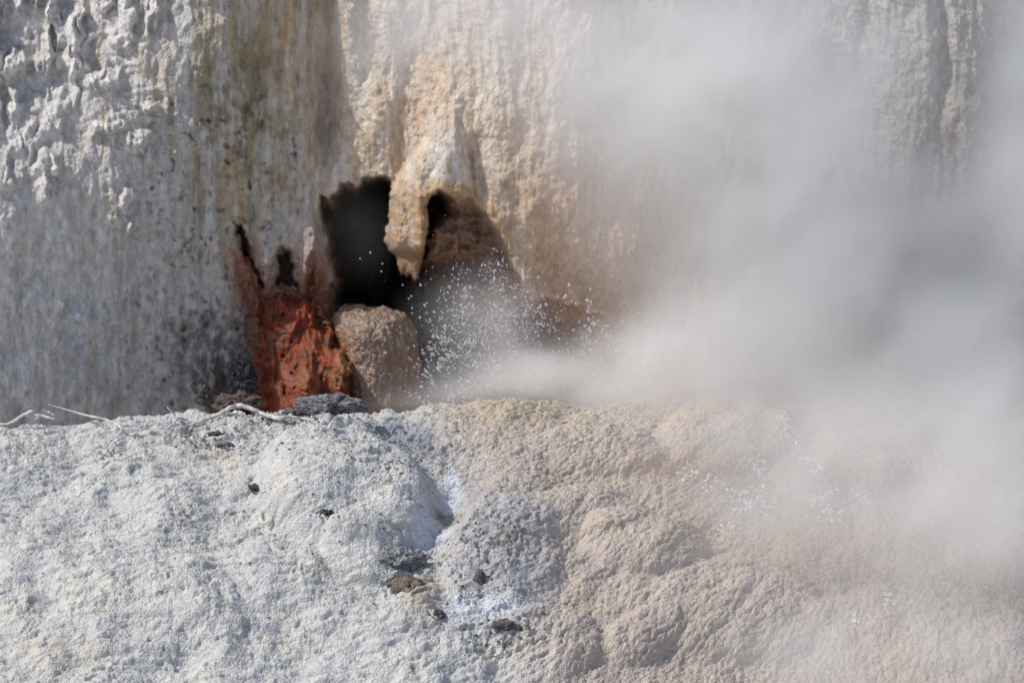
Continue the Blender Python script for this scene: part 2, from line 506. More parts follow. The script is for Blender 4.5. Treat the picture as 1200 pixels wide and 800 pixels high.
    # mauve-brown buttress beside the cave, rust round the slits
    c = mixc(c, (0.36, 0.29, 0.26), 0.85 * blob(x, y, 366, 310, 22, 62, 1.4) * (DL < 0))
    rust = blob(x, y, 292, 315, 14, 42) + blob(x, y, 300, 335, 20, 20) + blob(x, y, 368, 335, 12, 28)
    c = mixc(c, (0.22, 0.075, 0.035), np.clip(0.95 * rust * sm(-0.7, 0.1, f), 0, 1) * (np.maximum(DS, DN) < 2))
    dm = polydist(x, y, MATP) + 9 * f
    c = mixc(c, (0.33, 0.17, 0.11), 0.75 * sm(-26, 2, dm) * (DL < 0) * sm(1, -2, np.maximum(DS, DN)))
    # black-grey crust near the foot
    c = mixc(c, (0.07, 0.07, 0.075), 0.9 * sm(0.1, 0.5, blob(x, y, 275, 455, 42, 42) * (0.7 + f)))
    c = mixc(c, (0.16, 0.16, 0.16), 0.7 * sm(0.1, 0.45, blob(x, y, 245, 405, 50, 60) * (0.5 + f)))
    c = c * np.array([1.03, 1.0, 0.95])
    return np.clip(c * (1 + 0.16 * f[..., None]), 0.02, 0.85)

CC = cliff_colour(CX, CY)
cliff_wet = 0.75 * sm(600, 660, CX) * sm(180, 300, CY) + 0.4 * sm(0, 8, DR)
cliff_wet = np.clip(cliff_wet, 0, 1)
CF = grid_faces(*CX.shape)
fi = CF[:, 0]
f_pil = (DP.ravel()[fi] > -1) & (CY.ravel()[fi] > 160)
dmax = np.maximum(DL, np.where(CX > 690, -9, DR)).ravel()[fi]
f_cave = (~f_pil) & (dmax > 0)
f_slit = (np.maximum(DS, DN).ravel()[fi] > 0) & ~f_cave & ~f_pil
def cliff_piece(name, sel, parent=None):
    Fc = CF[sel]; used = np.unique(Fc)
    mp = np.zeros(CX.size, np.int64); mp[used] = np.arange(len(used))
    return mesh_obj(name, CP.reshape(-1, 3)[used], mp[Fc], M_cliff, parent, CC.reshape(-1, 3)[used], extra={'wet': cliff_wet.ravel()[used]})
cliff = cliff_piece('cliff', ~(f_pil | f_cave | f_slit))
cliff_piece('hanging_pillar', f_pil, cliff)['label'] = 'orange tan flowstone pillar hanging between the two cave mouths'
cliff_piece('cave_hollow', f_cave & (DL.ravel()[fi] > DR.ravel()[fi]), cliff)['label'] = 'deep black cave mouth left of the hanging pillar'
cliff_piece('cave_hollow', f_cave & (DL.ravel()[fi] <= DR.ravel()[fi]), cliff)['label'] = 'brown arched cave mouth right of the hanging pillar'
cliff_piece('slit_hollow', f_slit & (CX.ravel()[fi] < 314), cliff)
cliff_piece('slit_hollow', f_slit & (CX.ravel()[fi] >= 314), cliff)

tag(cliff, 'tall streaked travertine cliff of grey, tan and orange flowstone around a dark cave', None, None, 'structure')

# ------------------------------------------------------------------ the terrace mound
CREST = [(-200, 506), (0, 497), (60, 491), (130, 485), (200, 482), (300, 481), (350, 480), (420, 481), (470, 479), (510, 471),
         (545, 466), (590, 470), (640, 477), (700, 477), (760, 468), (850, 450), (950, 437), (1050, 432), (1200, 424), (1400, 415)]
mpx = np.arange(-190, 1391, 1.5)
NF, NB = 560, 60
q = np.concatenate([np.linspace(1.24, 0, NF), -np.linspace(0, 0.55, NB + 1)[1:]])
MX, MQ = np.meshgrid(mpx, q)
cre = curve(MX, CREST) + 7 * sm(620, 480, MX) + 3
Yc = curve(MX, [(-200, 0.0), (480, 0.0), (600, 0.12), (760, 0.55), (900, 1.15), (1100, 1.35), (1400, 1.35)])
f = np.clip(MQ, 0, None) ** 2
PYm = cre + (800 - cre) * f
Ym = Yc - (1.05 + 0.55 * Yc) * np.clip(MQ, 0, None) - 0.80 * f
MP = at(MX, PYm, Ym)
back = np.clip(-MQ, 0, None)
MP[..., 1] += back * 1.6
MP[..., 2] -= back * 1.6 * math.tan(PITCH) + 2.6 * back ** 2
# arc length down each column, in the same units as the frame
seg = np.linalg.norm(np.diff(MP, axis=0), axis=-1) / PXM
MV = np.vstack([np.zeros((1, MP.shape[1])), np.cumsum(seg, axis=0)])
MV = MV - MV[NF - 1:NF]                      # 0 at the crest, negative towards the viewer
MV = -MV
X = MX; PY = PYm; Vv = MV
MN = grid_normals(MP)
rgt = sm(435, 590, X + 30 * fbm(X / 60, PY / 60, 301, 4) - 0.36 * (PY - 480))   # 1 on the tan right half
def mound_relief():
    H = (0.080 - 0.04 * rgt) * fbm(X / 150, Vv / 170, 302, 3)
    H += (0.024 - 0.010 * rgt) * fbm(X / 55, Vv / 70, 303, 4)
    # the lumps one can point at
    H += 0.22 * lump(X, PY, 405, 580, 118, 76, 0.25)
    H += 0.06 * lump(X, PY, 588, 665, 80, 90)
    H += 0.10 * lump(X, PY, 430, 655, 62, 34, 0.15)
    H -= 0.05 * blob(X, PY, 527, 590, 16, 34) 
    H -= 0.04 * blob(X, PY, 505, 630, 20, 26)
    H += 0.084 * lump(X, PY, 752, 642, 84, 40, 0.1)
    H += 0.059 * lump(X, PY, 690, 605, 80, 34, 0.1)
    H += 0.099 * lump(X, PY, 865, 720, 118, 68, 0.1)
    H += 0.059 * lump(X, PY, 750, 750, 52, 34, -0.5)
    H += 0.070 * lump(X, PY, 705, 530, 80, 34, 0.1)
    H += 0.090 * lump(X, PY, 850, 520, 90, 48)
    H += 0.070 * lump(X, PY, 1010, 500, 120, 44)
    H += 0.070 * lump(X, PY, 985, 560, 90, 34)
    H += 0.059 * lump(X, PY, 1080, 740, 150, 60)
    H += 0.050 * lump(X, PY, 640, 760, 70, 50)
    H += 0.07 * lump(X, PY, 130, 700, 170, 80, 0.1)
    H += 0.06 * lump(X, PY, 290, 690, 110, 60, -0.2)
    H -= 0.05 * blob(X, PY, 330, 735, 34, 26)
    H -= 0.05 * blob(X, PY, 468, 668, 22, 16)
    # left: chalky crust, small slumps and horizontal flakes
    lf = 1 - rgt
    wx = X + 6 * fbm(X / 24, Vv / 24, 304, 2); wv = Vv + 6 * fbm(X / 26, Vv / 26, 305, 2)
    var = 0.35 + 1.0 * sm(-0.25, 0.45, fbm(X / 75, Vv / 60, 318, 3))
    H += var * lf * (0.0075 * fbm(wx / 24, wv / 15, 306, 4) + 0.004 * ridged(wx / 15, wv / 9, 307, 3) + 0.0065 * fbm(wx / 6, wv / 4.4, 308, 4, 0.6))
    pit = np.clip(fbm(wx / 15, wv / 12, 309, 3) - 0.36, 0, 1)
    H -= lf * (0.018 + 0.05 * sm(0.1, 0.6, fbm(X / 90, Vv / 70, 322, 2))) * pit
    step = fbm(wx / 60, wv / 12, 310, 3)
    H += lf * 0.007 * np.tanh(5 * step)
    fl = fbm(wx / 38, wv / 5.5, 317, 3)
    H += lf * sm(640, 500, PY) * 0.0075 * np.tanh(4 * fl)
    ck = np.abs(fbm(wx / 42, wv / 30, 323, 4, 0.55))
    crack = sm(0.035, 0.0, ck) * sm(0.0, 0.5, fbm(X / 120, Vv / 100, 324, 2))
    H -= lf * 0.014 * crack
    H += lf * 0.012 * sm(0.0, 0.10, fbm(wx / 70, wv / 26, 325, 3)) * sm(0.0, 0.4, fbm(X / 160, Vv / 120, 326, 2))
    # crusty dark patches near the crest
    cr = blob(X, PY, 330, 492, 110, 12) + 1.3 * blob(X, PY, 470, 525, 60, 32) + 0.8 * blob(X, PY, 250, 520, 70, 16) + blob(X, PY, 475, 655, 34, 22) + blob(X, PY, 570, 640, 60, 50) + blob(X, PY, 595, 760, 60, 30)
    H += 0.026 * np.clip(cr, 0, 1) * fbm(wx / 10, wv / 8, 311, 4, 0.6)
    # right: granular popcorn in clusters
    big = popcorn(wx / 46, wv / 50, 312)
    med = popcorn(wx / 15, wv / 16, 313)
    sml = popcorn(X / 6.4 + 0.3 * fbm(X / 40, Vv / 40, 319, 2), Vv / 6.8, 314)
    tin = popcorn(X / 4.4, Vv / 4.8, 315)
    H += rgt * (0.010 * big + 0.011 * fbm(wx / 34, wv / 30, 316, 4) + 0.007 * med + 0.0085 * sml + 0.004 * tin)
    return H
MH = mound_relief()
env = 1 - 0.0 * MQ
MP2 = MP + MN * (MH * env)[..., None]
# fine relief that follows the lumps' own faces
N2 = grid_normals(MP2)
micro = 0.0032 * fbm(X / 3.4, Vv / 3.4, 320, 2) + 0.003 * (popcorn(X / 5.0, Vv / 4.6, 321) - 0.4) * (0.5 + 0.5 * rgt)
MP2 = MP2 + N2 * micro[..., None]

def mound_colour():
    n = fbm(X / 70, Vv / 60, 330, 4); f_ = fbm(X / 14, Vv / 10, 331, 4); g = fbm(X / 30, Vv / 20, 332, 3)
    c = np.zeros(X.shape + (3,)) + np.array([0.60, 0.595, 0.575])
    c = mixc(c, (0.66, 0.635, 0.575), 0.8 * sm(0.0, 0.5, n))
    c = mixc(c, (0.47, 0.48, 0.50), 0.7 * sm(0.1, 0.6, f_))
    c = mixc(c, (0.55, 0.56, 0.59), 0.5 * sm(0.1, 0.6, g))
    # yellowish cream spots
    c = mixc(c, (0.60, 0.50, 0.34), 0.6 * (blob(X, PY, 255, 535, 40, 10) + blob(X, PY, 70, 765, 60, 25)) * sm(-0.3, 0.4, f_))
    # tan right half
    tan = np.zeros_like(c) + np.array([0.555, 0.475, 0.415])
    tan = mixc(tan, (0.57, 0.49, 0.40), sm(-0.1, 0.5, n))
    tan = mixc(tan, (0.49, 0.42, 0.375), 0.6 * sm(0.1, 0.55, f_))
    tan = mixc(tan, (0.52, 0.34, 0.20), 0.8 * (blob(X, PY, 850, 500, 75, 26) + blob(X, PY, 810, 555, 80, 18) + blob(X, PY, 860, 425, 70, 30) + 0.7 * blob(X, PY, 930, 610, 120, 50)))
    tan = mixc(tan, (0.53, 0.44, 0.32), 0.8 * blob(X, PY, 585, 485, 75, 18))
    c = c * (1 - rgt[..., None]) + tan * rgt[..., None]
    # lavender-grey damp lobe and chalk-blue runnel between the halves
    c = mixc(c, (0.43, 0.43, 0.455), 0.8 * sm(0.15, 0.85, blob(X, PY, 585, 655, 66, 95) + 0.35 * f_ + 0.2 * g))
    c = mixc(c, (0.36, 0.38, 0.42), 0.85 * sm(0.2, 0.8, blob(X, PY, 470, 525, 55, 32) + 0.3 * f_))
    c = mixc(c, (0.66, 0.685, 0.73), 0.9 * sm(0.2, 0.75, blob(X, PY, 530, 575, 13, 30) + blob(X, PY, 505, 625, 26, 22) + blob(X, PY, 545, 720, 70, 16) + 0.3 * f_))
    c = mixc(c, (0.62, 0.65, 0.70), 0.7 * sm(0.3, 0.9, blob(X, PY, 395, 505, 44, 12) + 0.25 * f_))
    c = mixc(c, (0.31, 0.27, 0.19), 0.75 * sm(0.3, 0.85, blob(X, PY, 524, 603, 22, 9) + blob(X, PY, 590, 640, 28, 20) * 0.7 + 0.3 * f_))
    c = mixc(c, (0.42, 0.35, 0.25), 0.6 * sm(0.2, 0.8, blob(X, PY, 495, 705, 30, 40) + 0.3 * f_))
    # grey crust specks
    c = mixc(c, (0.17, 0.17, 0.17), 0.85 * sm(0.40, 0.85, blob(X, PY, 340, 494, 90, 11) + blob(X, PY, 240, 520, 50, 14) * 0.9 + blob(X, PY, 470, 535, 40, 25) * 0.8 + blob(X, PY, 470, 655, 28, 14) + blob(X, PY, 590, 755, 50, 20) * 0.9 + blob(X, PY, 572, 680, 40, 30) * 0.8 - 0.45 + 0.9 * f_ ))
    wt = blob(X, PY, 875, 570, 75, 45) + blob(X, PY, 965, 592, 34, 26) + blob(X, PY, 930, 520, 22, 34)
    c = c * (1 - 0.22 * sm(0.2, 0.8, wt + 0.4 * f_))[..., None]
    c = c * np.array([0.995, 1.005, 0.985])
    return np.clip(c * (1 + 0.10 * f_[..., None]), 0.03, 0.85)
MC = mound_colour()
wet = np.clip(blob(X, PY, 840, 550, 120, 80) + blob(X, PY, 960, 580, 80, 60) + 0.4 * rgt * sm(0.1, 0.6, fbm(X / 40, Vv / 40, 340, 2)), 0, 1)
mound = mesh_obj('terrace_mound', MP2, grid_faces(*X.shape), M_mound, colr=MC, extra={'wet': wet})
tag(mound, 'broad travertine terrace mound, chalk white on one side and granular tan on the other', None, None, 'structure')
MPX, MPY = project(MP2[:NF])
def on_mound(px, py, lift=0.0):
    """the front surface point seen at (px, py); above the crest, at the crest's distance"""
    j = int(np.clip(round((px - mpx[0]) / 1.5), 0, len(mpx) - 1))
    colpy = MPY[:, j]
    hit = colpy <= py
    i = int(np.argmax(hit)) if hit.any() else int(np.argmin(colpy))
    P = MP2[i, j].copy(); Nn = N2[i, j]
    Q = at(px, py, P[1]) if py < colpy.min() else P
    return Q + Nn * lift, Nn

# pale sinter flat that runs on from the foot of the mound
gr = [0.0] + list(np.geomspace(1.5, 400, 26))
GV = []; GF = []
for i, r in enumerate(gr):
    for k in range(64):
        a = 2 * math.pi * k / 64
        GV.append((r * math.cos(a), r * math.sin(a), -2.3 + 0.05 * math.sin(3 * a + r) * min(r / 10, 1)))
    if i:
        for k in range(64):
            GF.append(((i - 1) * 64 + k, (i - 1) * 64 + (k + 1) % 64, i * 64 + (k + 1) % 64, i * 64 + k))
M_flat = rock_material('sinter_flat', 3, 40, 0.01, 0.9, 0.2, base=(0.68, 0.63, 0.55), var=0.3)
tag(mesh_obj('ground', GV, GF, M_flat), 'wide pale sinter flat around the foot of the terrace', None, None, 'structure')

# ------------------------------------------------------------------ rust-red bacterial mat
def patch(name, poly, x0, x1, y0, y1, step, thick, relief, colour, mat, warp=11):
    gx, gy = np.meshgrid(np.arange(x0, x1, step), np.arange(y0, y1, step))
    d = polydist(gx + warp * fbm(gx / 16, gy / 16, 401, 3), gy + warp * fbm(gx / 14, gy / 18, 402, 3), poly)
    Y = cliff_field(gx, gy)[0]
    h = sm(-5, 26, d)
    Y2 = Y - (thick + 0.26 * sm(340, 450, gy) * sm(300, 370, gx)) * h - relief(gx, gy) * sm(0, 10, d) + 0.05 * sm(0, -6, d)
    P = at(gx, gy, Y2)
    keep = (d > -7)
    kf = keep[:-1, :-1] & keep[1:, 1:] & keep[:-1, 1:] & keep[1:, :-1]
    return mesh_obj(name, P, grid_faces(*gx.shape, kf), mat, colr=colour(gx, gy, d))
def mat_relief(x, y):
    r = 0.05 * lump(x, y, 350, 462, 30, 42) + 0.05 * lump(x, y, 362, 458, 16, 40) + 0.04 * lump(x, y, 316, 425, 9, 36)
    r += 0.05 * fbm(x / 24, y / 45, 410, 3) + 0.008 * fbm(x / 6, y / 16, 411, 3)
    low = sm(395, 440, y)
    r += 0.004 * low * (lump(x, y, 352, 460, 26, 40) + lump(x, y, 316, 425, 9, 36)) * np.sin(y * 1.1 + 7 * fbm(x / 14, y / 24, 412, 3)) + 0.004 * popcorn(x / 6, y / 5, 413)
    r += 0.035 * blob(x, y, 372, 350, 10, 26)
    return r
def mat_colour(x, y, d):
    f_ = fbm(x / 12, y / 18, 420, 4); g = fbm(x / 26, y / 30, 421, 3)
    c = np.zeros(x.shape + (3,)) + np.array([0.27, 0.050, 0.016])
    c = mixc(c, (0.36, 0.080, 0.022), sm(0.0, 0.55, f_))
    c = mixc(c, (0.11, 0.045, 0.03), 0.7 * sm(0.1, 0.5, g))
    c = mixc(c, (0.40, 0.19, 0.08), 0.9 * blob(x, y, 402, 430, 18, 60) * sm(-0.5, 0.3, f_))
    c = mixc(c, (0.38, 0.16, 0.10), 0.8 * (blob(x, y, 350, 458, 32, 34)) * sm(-0.4, 0.3, f_))
    c = mixc(c, (0.13, 0.07, 0.05), 0.7 * sm(0.1, 0.6, f_ - g))
    c = mixc(c, (0.45, 0.19, 0.09), 0.5 * sm(0.25, 0.6, fbm(x / 6, y / 22, 423, 3)) * sm(380, 430, y))
    c = mixc(c, (0.27, 0.16, 0.12), sm(14, -2, d + 12 * f_) * 0.85)
    c = mixc(c, (0.34, 0.15, 0.085), 0.7 * sm(350, 320, y))
    return np.clip(c, 0.02, 0.8)
mat_o = patch('bacterial_mat', MATP, 262, 452, 300, 500, 1.0, 0.13, mat_relief, mat_colour, M_mat)
tag(mat_o, 'rust red and orange bacterial mat oozing down the cliff beside the cave', 'bacterial mat')

# ------------------------------------------------------------------ rounded flowstone dome
def dome():
    nu, nvv = 170, 130
    a = np.linspace(-math.pi, 0, nu); b = np.linspace(0, 1, nvv)
    A, B = np.meshgrid(a, b)
    # profile: flat rounded crown then nearly vertical sides
    rad = np.where(B < 0.4, np.sin(np.clip(B / 0.4, 0, 1) * math.pi / 2) ** 0.56, 1.0)
    hz = np.where(B < 0.4, 28 * (1 - np.cos(np.clip(B / 0.4, 0, 1) * math.pi / 2)), 28 + (B - 0.4) / 0.6 * 110)
    A2 = A
    px = 437 + 50 * rad * np.cos(A2) + 0.04 * hz
    Y = 1.66 + 0.34 * rad * np.sin(A2)
    P0 = at(437.0, 361.0, 1.60)
    P = np.zeros(A.shape + (3,))
    P[..., 0] = P0[0] + (px - 437) * PXM * 1.07
    P[..., 1] = Y
    P[..., 2] = P0[2] - hz * PXM * 1.08 - 0.02 * rad * np.cos(A2) * 1.0
    Q = P / PXM
    n = grid_normals(P)
    n = np.where(np.isfinite(n), n, 0)
    h = 0.014 * fbm3(Q / 55, 503, 2) + 0.012 * fbm3(Q * np.array([1 / 12, 1 / 12, 1 / 30]), 501, 3) + 0.006 * fbm3(Q / 5.0, 502, 2)
    P = P + n * h[..., None]
    f_ = fbm3(Q * np.array([1 / 16, 1 / 16, 1 / 30]), 504, 4); st = fbm3(Q * np.array([1 / 4, 1 / 4, 1 / 14]), 505, 3)
    c = np.zeros(A.shape + (3,)) + np.array([0.30, 0.20, 0.14])
    c = mixc(c, (0.40, 0.295, 0.215), sm(-0.2, 0.5, f_))
    c = mixc(c, (0.62, 0.57, 0.52), 0.75 * sm(0.15, 0.55, st))
    c = mixc(c, (0.36, 0.16, 0.07), 0.9 * sm(-1.75, -2.5, A2 + 0.3 * f_) * sm(5, 50, hz))
    c = mixc(c, (0.27, 0.17, 0.125), 0.6 * sm(60, 110, hz))
    o = mesh_obj('flowstone_dome', P, grid_faces(*A.shape), M_dome, colr=c)
    tag(o, 'rounded tan flowstone dome standing between the red mat and the dark cave', 'rock')
dome()

# ------------------------------------------------------------------ loose rocks and crusts
def ico(sub):
    import bmesh
    bm = bmesh.new(); bmesh.ops.create_icosphere(bm, subdivisions=sub, radius=1)
    V = np.array([v.co[:] for v in bm.verts]); F = np.array([[v.index for v in f.verts] for f in bm.faces])
    bm.free(); return V, F
ICO5 = ico(5); ICO4 = ico(4); ICO1 = ico(1); ICO2 = ico(2)
def rock(name, label, px, py, size, colr, seed, mat=None, sink=0.5, rough=0.55, flat=1.0, hi=False, base=None, cat='rock', group=None, pale=0.3):
    V, F = ICO5 if hi else ICO4
    a, b, c = V.T
    Vn = V * np.array(size) / np.mean(size)
    off = np.array([seed * 0.37 % 50, seed * 0.73 % 50, 3.0])
    n = 0.65 * rough * fbm3(Vn * 1.6 + off, seed, 2) + 0.38 * rough * fbm3(Vn * 4.0 + off, seed + 3, 2) + 0.16 * rough * fbm3(Vn * 11 + off, seed + 5, 2)
    n = np.clip(n, -0.75, 1.2)
    Q = V * (1 + n)[:, None] * np.array(size) * PXM
    if base is None:
        p, nn = on_mound(px, py)
    else:
        p, nn = at(px, py, base), np.array([0, 0, 1.0])
    p = p + np.array([0, (0.3 if size[0] < 25 or base else 1.3) * size[1] * PXM, size[2] * PXM * (1 - 2 * sink) * 0.5])
    f_ = fbm3(V * 5 + off, seed + 9, 3)
    colr = np.minimum(np.array(colr) * 1.1, 0.6)
    cc = np.zeros((len(V), 3)) + colr
    cc = mixc(cc, np.array(colr) * 0.35, sm(0.0, 0.5, f_))
    cc = mixc(cc, (0.42, 0.42, 0.43), pale * sm(0.1, 0.5, fbm3(V * 7 + off, seed + 11, 3)))
    o = mesh_obj(name, Q, F, mat or M_dark, colr=cc)
    o.location = p
    return tag(o, label, cat, group)
rock('crumbly_rock', 'brown crumbly rock peeking over the crest behind the thick white branch', 277, 480, (27, 20, 11), (0.17, 0.125, 0.10), 600, hi=True, sink=0.3, pale=0.15)
rock('crumbly_rock', 'grey rough rock crust on the crest at the foot of the red mat', 385, 483, (35, 26, 11), (0.25, 0.25, 0.255), 610, hi=True, sink=0.3, pale=0.5)
rock('crumbly_rock', 'low dark crust beside the tapering end of the thick branch', 346, 484, (16, 14, 5), (0.16, 0.16, 0.165), 615, pale=0.4)
rock('crumbly_rock', 'flaky rock with chalk blue top at the foot of the white lump', 470, 658, (24, 18, 11), (0.33, 0.33, 0.34), 620, hi=True, rough=0.65, pale=0.9)
rock('crumbly_rock', 'brown mottled rock just below the flaky chalk blue rock', 478, 690, (18, 14, 12), (0.27, 0.22, 0.16), 625, rough=0.55, pale=0.5)
rock('crumbly_rock', 'pale blue crust chip left of the brown mottled rock', 456, 683, (12, 8, 7), (0.52, 0.56, 0.60), 627, rough=0.55, pale=0.2)
rock('crumbly_rock', 'small dark stone below the brown mottled rock', 514, 721, (7, 6, 6), (0.16, 0.13, 0.11), 630)
rock('rock_fragment', 'thin dark flake below the middle of the thick white branch', 254, 510, (11, 8, 3.2), (0.10, 0.10, 0.10), 635, rough=0.6)
rock('rock_fragment', 'long dark crust flake above the cream coloured patch', 262, 523, (11, 7, 2.6), (0.13, 0.125, 0.12), 639, rough=0.6)
rock('rock_fragment', 'dark pebble cluster lying alone in the middle of the white slope', 300, 573, (8, 7, 4.5), (0.11, 0.10, 0.095), 641, rough=0.65)
rock('rock_fragment', 'dark stone in the notch on top of the big white lump', 382, 602, (8, 6, 4), (0.08, 0.08, 0.08), 643, rough=0.6)
rock('rock_fragment', 'dark upright grit ridge on the face of the lavender lobe', 561, 682, (6, 5, 12), (0.17, 0.17, 0.18), 651, rough=0.6)
rock('rock_fragment', 'dark crust clod at the lower rim of the lavender lobe', 590, 735, (14, 10, 6), (0.17, 0.165, 0.165), 655, rough=0.65)
rock('crumbly_rock', 'black pitted rock at the cliff foot left of the red mat', 284, 447, (17, 16, 24), (0.085, 0.085, 0.09), 660, hi=True, base=1.42, sink=0.5, rough=0.6, pale=0.55)
rock('crumbly_rock', 'small brown pitted knob low on the grey cliff', 239, 463, (9, 10, 13), (0.17, 0.15, 0.13), 665, base=1.33, sink=0.5, rough=0.6, pale=0.5)

# loose grit nobody could count
GVs = []; GFs = []; GCs = []; n0 = 0
g_rng = np.random.default_rng(21)
SV0, SF0 = ico(1)
for (bx, by, rx, ry, cnt) in ((262, 516, 60, 16, 170), (340, 494, 80, 8, 150), (300, 574, 16, 9, 40), (382, 603, 14, 8, 30), (470, 535, 45, 26, 190), (474, 672, 36, 26, 190), (514, 721, 18, 12, 40),
                              (565, 686, 36, 34, 170), (592, 745, 48, 22, 180), (385, 490, 46, 8, 80), (200, 620, 190, 90, 160), (430, 600, 70, 50, 60), (540, 620, 30, 24, 50)):
    for _ in range(cnt):
        px = bx + g_rng.normal(0, rx * 0.6); py = by + g_rng.normal(0, ry * 0.6)
        if py < 488: continue
        p, nn = on_mound(px, py, 0.0)
        r = (0.35 + 1.5 * g_rng.random() ** 4) * PXM
        V = SV0 * (1 + 0.35 * g_rng.normal(size=(len(SV0), 1))) * r * np.array([1.3, 1.0, 0.7])
        GVs.append(V + p); GFs.append(SF0 + n0); n0 += len(SV0)
        t_ = g_rng.random()
        GCs.append(np.tile(np.array([0.12, 0.115, 0.11]) * (1 - t_) + np.array([0.42, 0.40, 0.36]) * t_, (len(SV0), 1)))
grit = mesh_obj('loose_grit', np.vstack(GVs), np.vstack(GFs), M_dark, colr=np.vstack(GCs), smooth=False)
tag(grit, 'fine dark grit and crumbs strewn over the white slope', 'grit', None, 'stuff')

# ------------------------------------------------------------------ driftwood
def tube(pts, rad, seg=10):
    P = np.array(pts); n = len(P)
    # smooth resample
    t = np.linspace(0, n - 1, (n - 1) * 6 + 1)
    def cr(i, u):
        p = [P[min(max(i + k, 0), n - 1)] for k in (-1, 0, 1, 2)]
        return 0.5 * (2 * p[1] + (p[2] - p[0]) * u + (2 * p[0] - 5 * p[1] + 4 * p[2] - p[3]) * u * u + (3 * p[1] - p[0] - 3 * p[2] + p[3]) * u ** 3)
    C = np.array([cr(min(int(x), n - 2), x - min(int(x), n - 2)) for x in t])
    R = np.interp(t, np.arange(n), rad)
    V = []; F = []
    ph = random.random() * 6
    for i in range(len(C)):
        T = C[min(i + 1, len(C) - 1)] - C[max(i - 1, 0)]
        T = T / (np.linalg.norm(T) + 1e-9)
        a = np.cross(T, [0, 0.2, 1]); a /= np.linalg.norm(a) + 1e-9
        b = np.cross(T, a)
        for k in range(seg):
            an = 2 * math.pi * k / seg
            rr = R[i] * (1 + 0.13 * math.sin(3 * an + ph + i * 0.15) + 0.10 * math.sin(i * 0.9 + ph + an))
            V.append(C[i] + (a * math.cos(an) + b * math.sin(an)) * rr)
        if i:
            for k in range(seg):
                F.append(((i - 1) * seg + k, (i - 1) * seg + (k + 1) % seg, i * seg + (k + 1) % seg, i * seg + k))
    F.append(tuple(range(seg))[::-1]); F.append(tuple((len(C) - 1) * seg + k for k in range(seg)))
    return np.array(V), F
def branch(label, main, twigs):
    def world(pp, rr):
        out = []
        for w_, r in zip(pp, rr):
            px, py, up = w_[:3]
            Yf = min(on_mound(px + k, py, 0.0)[0][1] for k in (-5, 0, 5))
            out.append(at(px, py - up, Yf - 0.045 - 0.6 * r * PXM))
        return out
    def dense(pp):
        pp = np.array(pp, float); n_ = len(pp)
        t = np.linspace(0, n_ - 1, (n_ - 1) * 2 + 1)
        return [tuple(np.interp(t_, np.arange(n_), pp[:, k]) for k in range(4)) for t_ in t]
    main = dense(main); twigs = [dense(t) for t in twigs]
    root = bpy.data.objects.new('driftwood_branch', None)
    col.objects.link(root)
    p0 = world(main[:1], [1])[0]
    root.location = p0
    tag(root, label, 'branch', 'bleached branches lying along the crest')
    for nm, pp in [('stem', main)] + [('twig', t) for t in twigs]:
        rr = [p[3] for p in pp]
        V, F = tube(world([p[:3] for p in pp], rr), [r * PXM * 1.05 for r in rr])
        mesh_obj(nm, V - p0, F, M_wood, root)
branch('thick bleached branch arching over the crest in front of the red mat',
       [(370, 493, 0, 0.6), (355, 490, 0, 1.2), (338, 488, 0, 1.9), (326, 490, 0, 2.3), (313, 487, 0, 2.4), (297, 481, 1, 2.5), (282, 477, 2, 2.5), (271, 478, 1, 2.5), (257, 485, 0, 2.4), (243, 491, 0, 2.3), (230, 495, 0, 2.0), (221, 492, 0, 1.7), (209, 489, 0, 1.5), (202, 483, 0, 1.0), (196, 477, 0, 0.6)],
       [[(210, 489, 0, 1.4), (203, 496, 0, 1.2), (193, 504, 0, 0.9), (187, 512, 0, 0.6)], [(228, 496, 0, 1.0), (214, 500, 0, 0.9), (196, 503, 0, 0.7)]])
branch('thin forked twig sticking up over the crest against the grey cliff',
       [(57, 474, 0, 0.6), (75, 479, 0, 0.9), (100, 486, 0, 1.1), (122, 491, 0, 1.3), (135, 496, 0, 1.3), (144, 502, 0, 1.3), (160, 503, 0, 1.1), (176, 502, 0, 0.9), (192, 501, 0, 0.6)],
       [[(144, 502, 0, 1.1), (137, 510, 0, 0.9), (128, 518, 0, 0.9), (123, 524, 0, 0.9), (118, 518, 0, 0.8), (110, 515, 0, 0.6)]])
branch('short thin stick lying flat below the forked twig',
       [(92, 526, 0, 0.7), (103, 526, 0, 0.9), (116, 527, 0, 0.9), (127, 526, 0, 0.7)], [])
branch('pale crooked branch arching at the left end of the crest',
       [(-6, 497, 0, 1.2), (8, 497, 0, 1.4), (17, 494, 1, 1.6), (26, 487, 0, 1.8), (37, 482, 0, 1.9), (42, 486, 0, 1.7), (50, 487, 0, 1.4), (64, 491, 0, 1.0)],
       [[(36, 495, 0, 1.0), (43, 490, 0, 1.1), (48, 487, 0, 1.0)], [(40, 485, 0, 0.9), (35, 488, 0, 0.8), (30, 487, 0, 0.5)]])
branch('tiny loose twig tip poking up beside the pale crooked branch',
       [(51, 480, 0, 0.7), (55, 482, 0, 0.9), (60, 484, 0, 0.8), (66, 489, 0, 0.6)], [])

# ------------------------------------------------------------------ spring pool, painted water glints
pool_pts = []
for a in np.linspace(0, 2 * math.pi, 49)[:-1]:
    pool_pts.append((0.15 + 0.95 * math.cos(a) * (1 + 0.08 * math.sin(3 * a)), 0.95 + 0.55 * math.sin(a), -0.52))
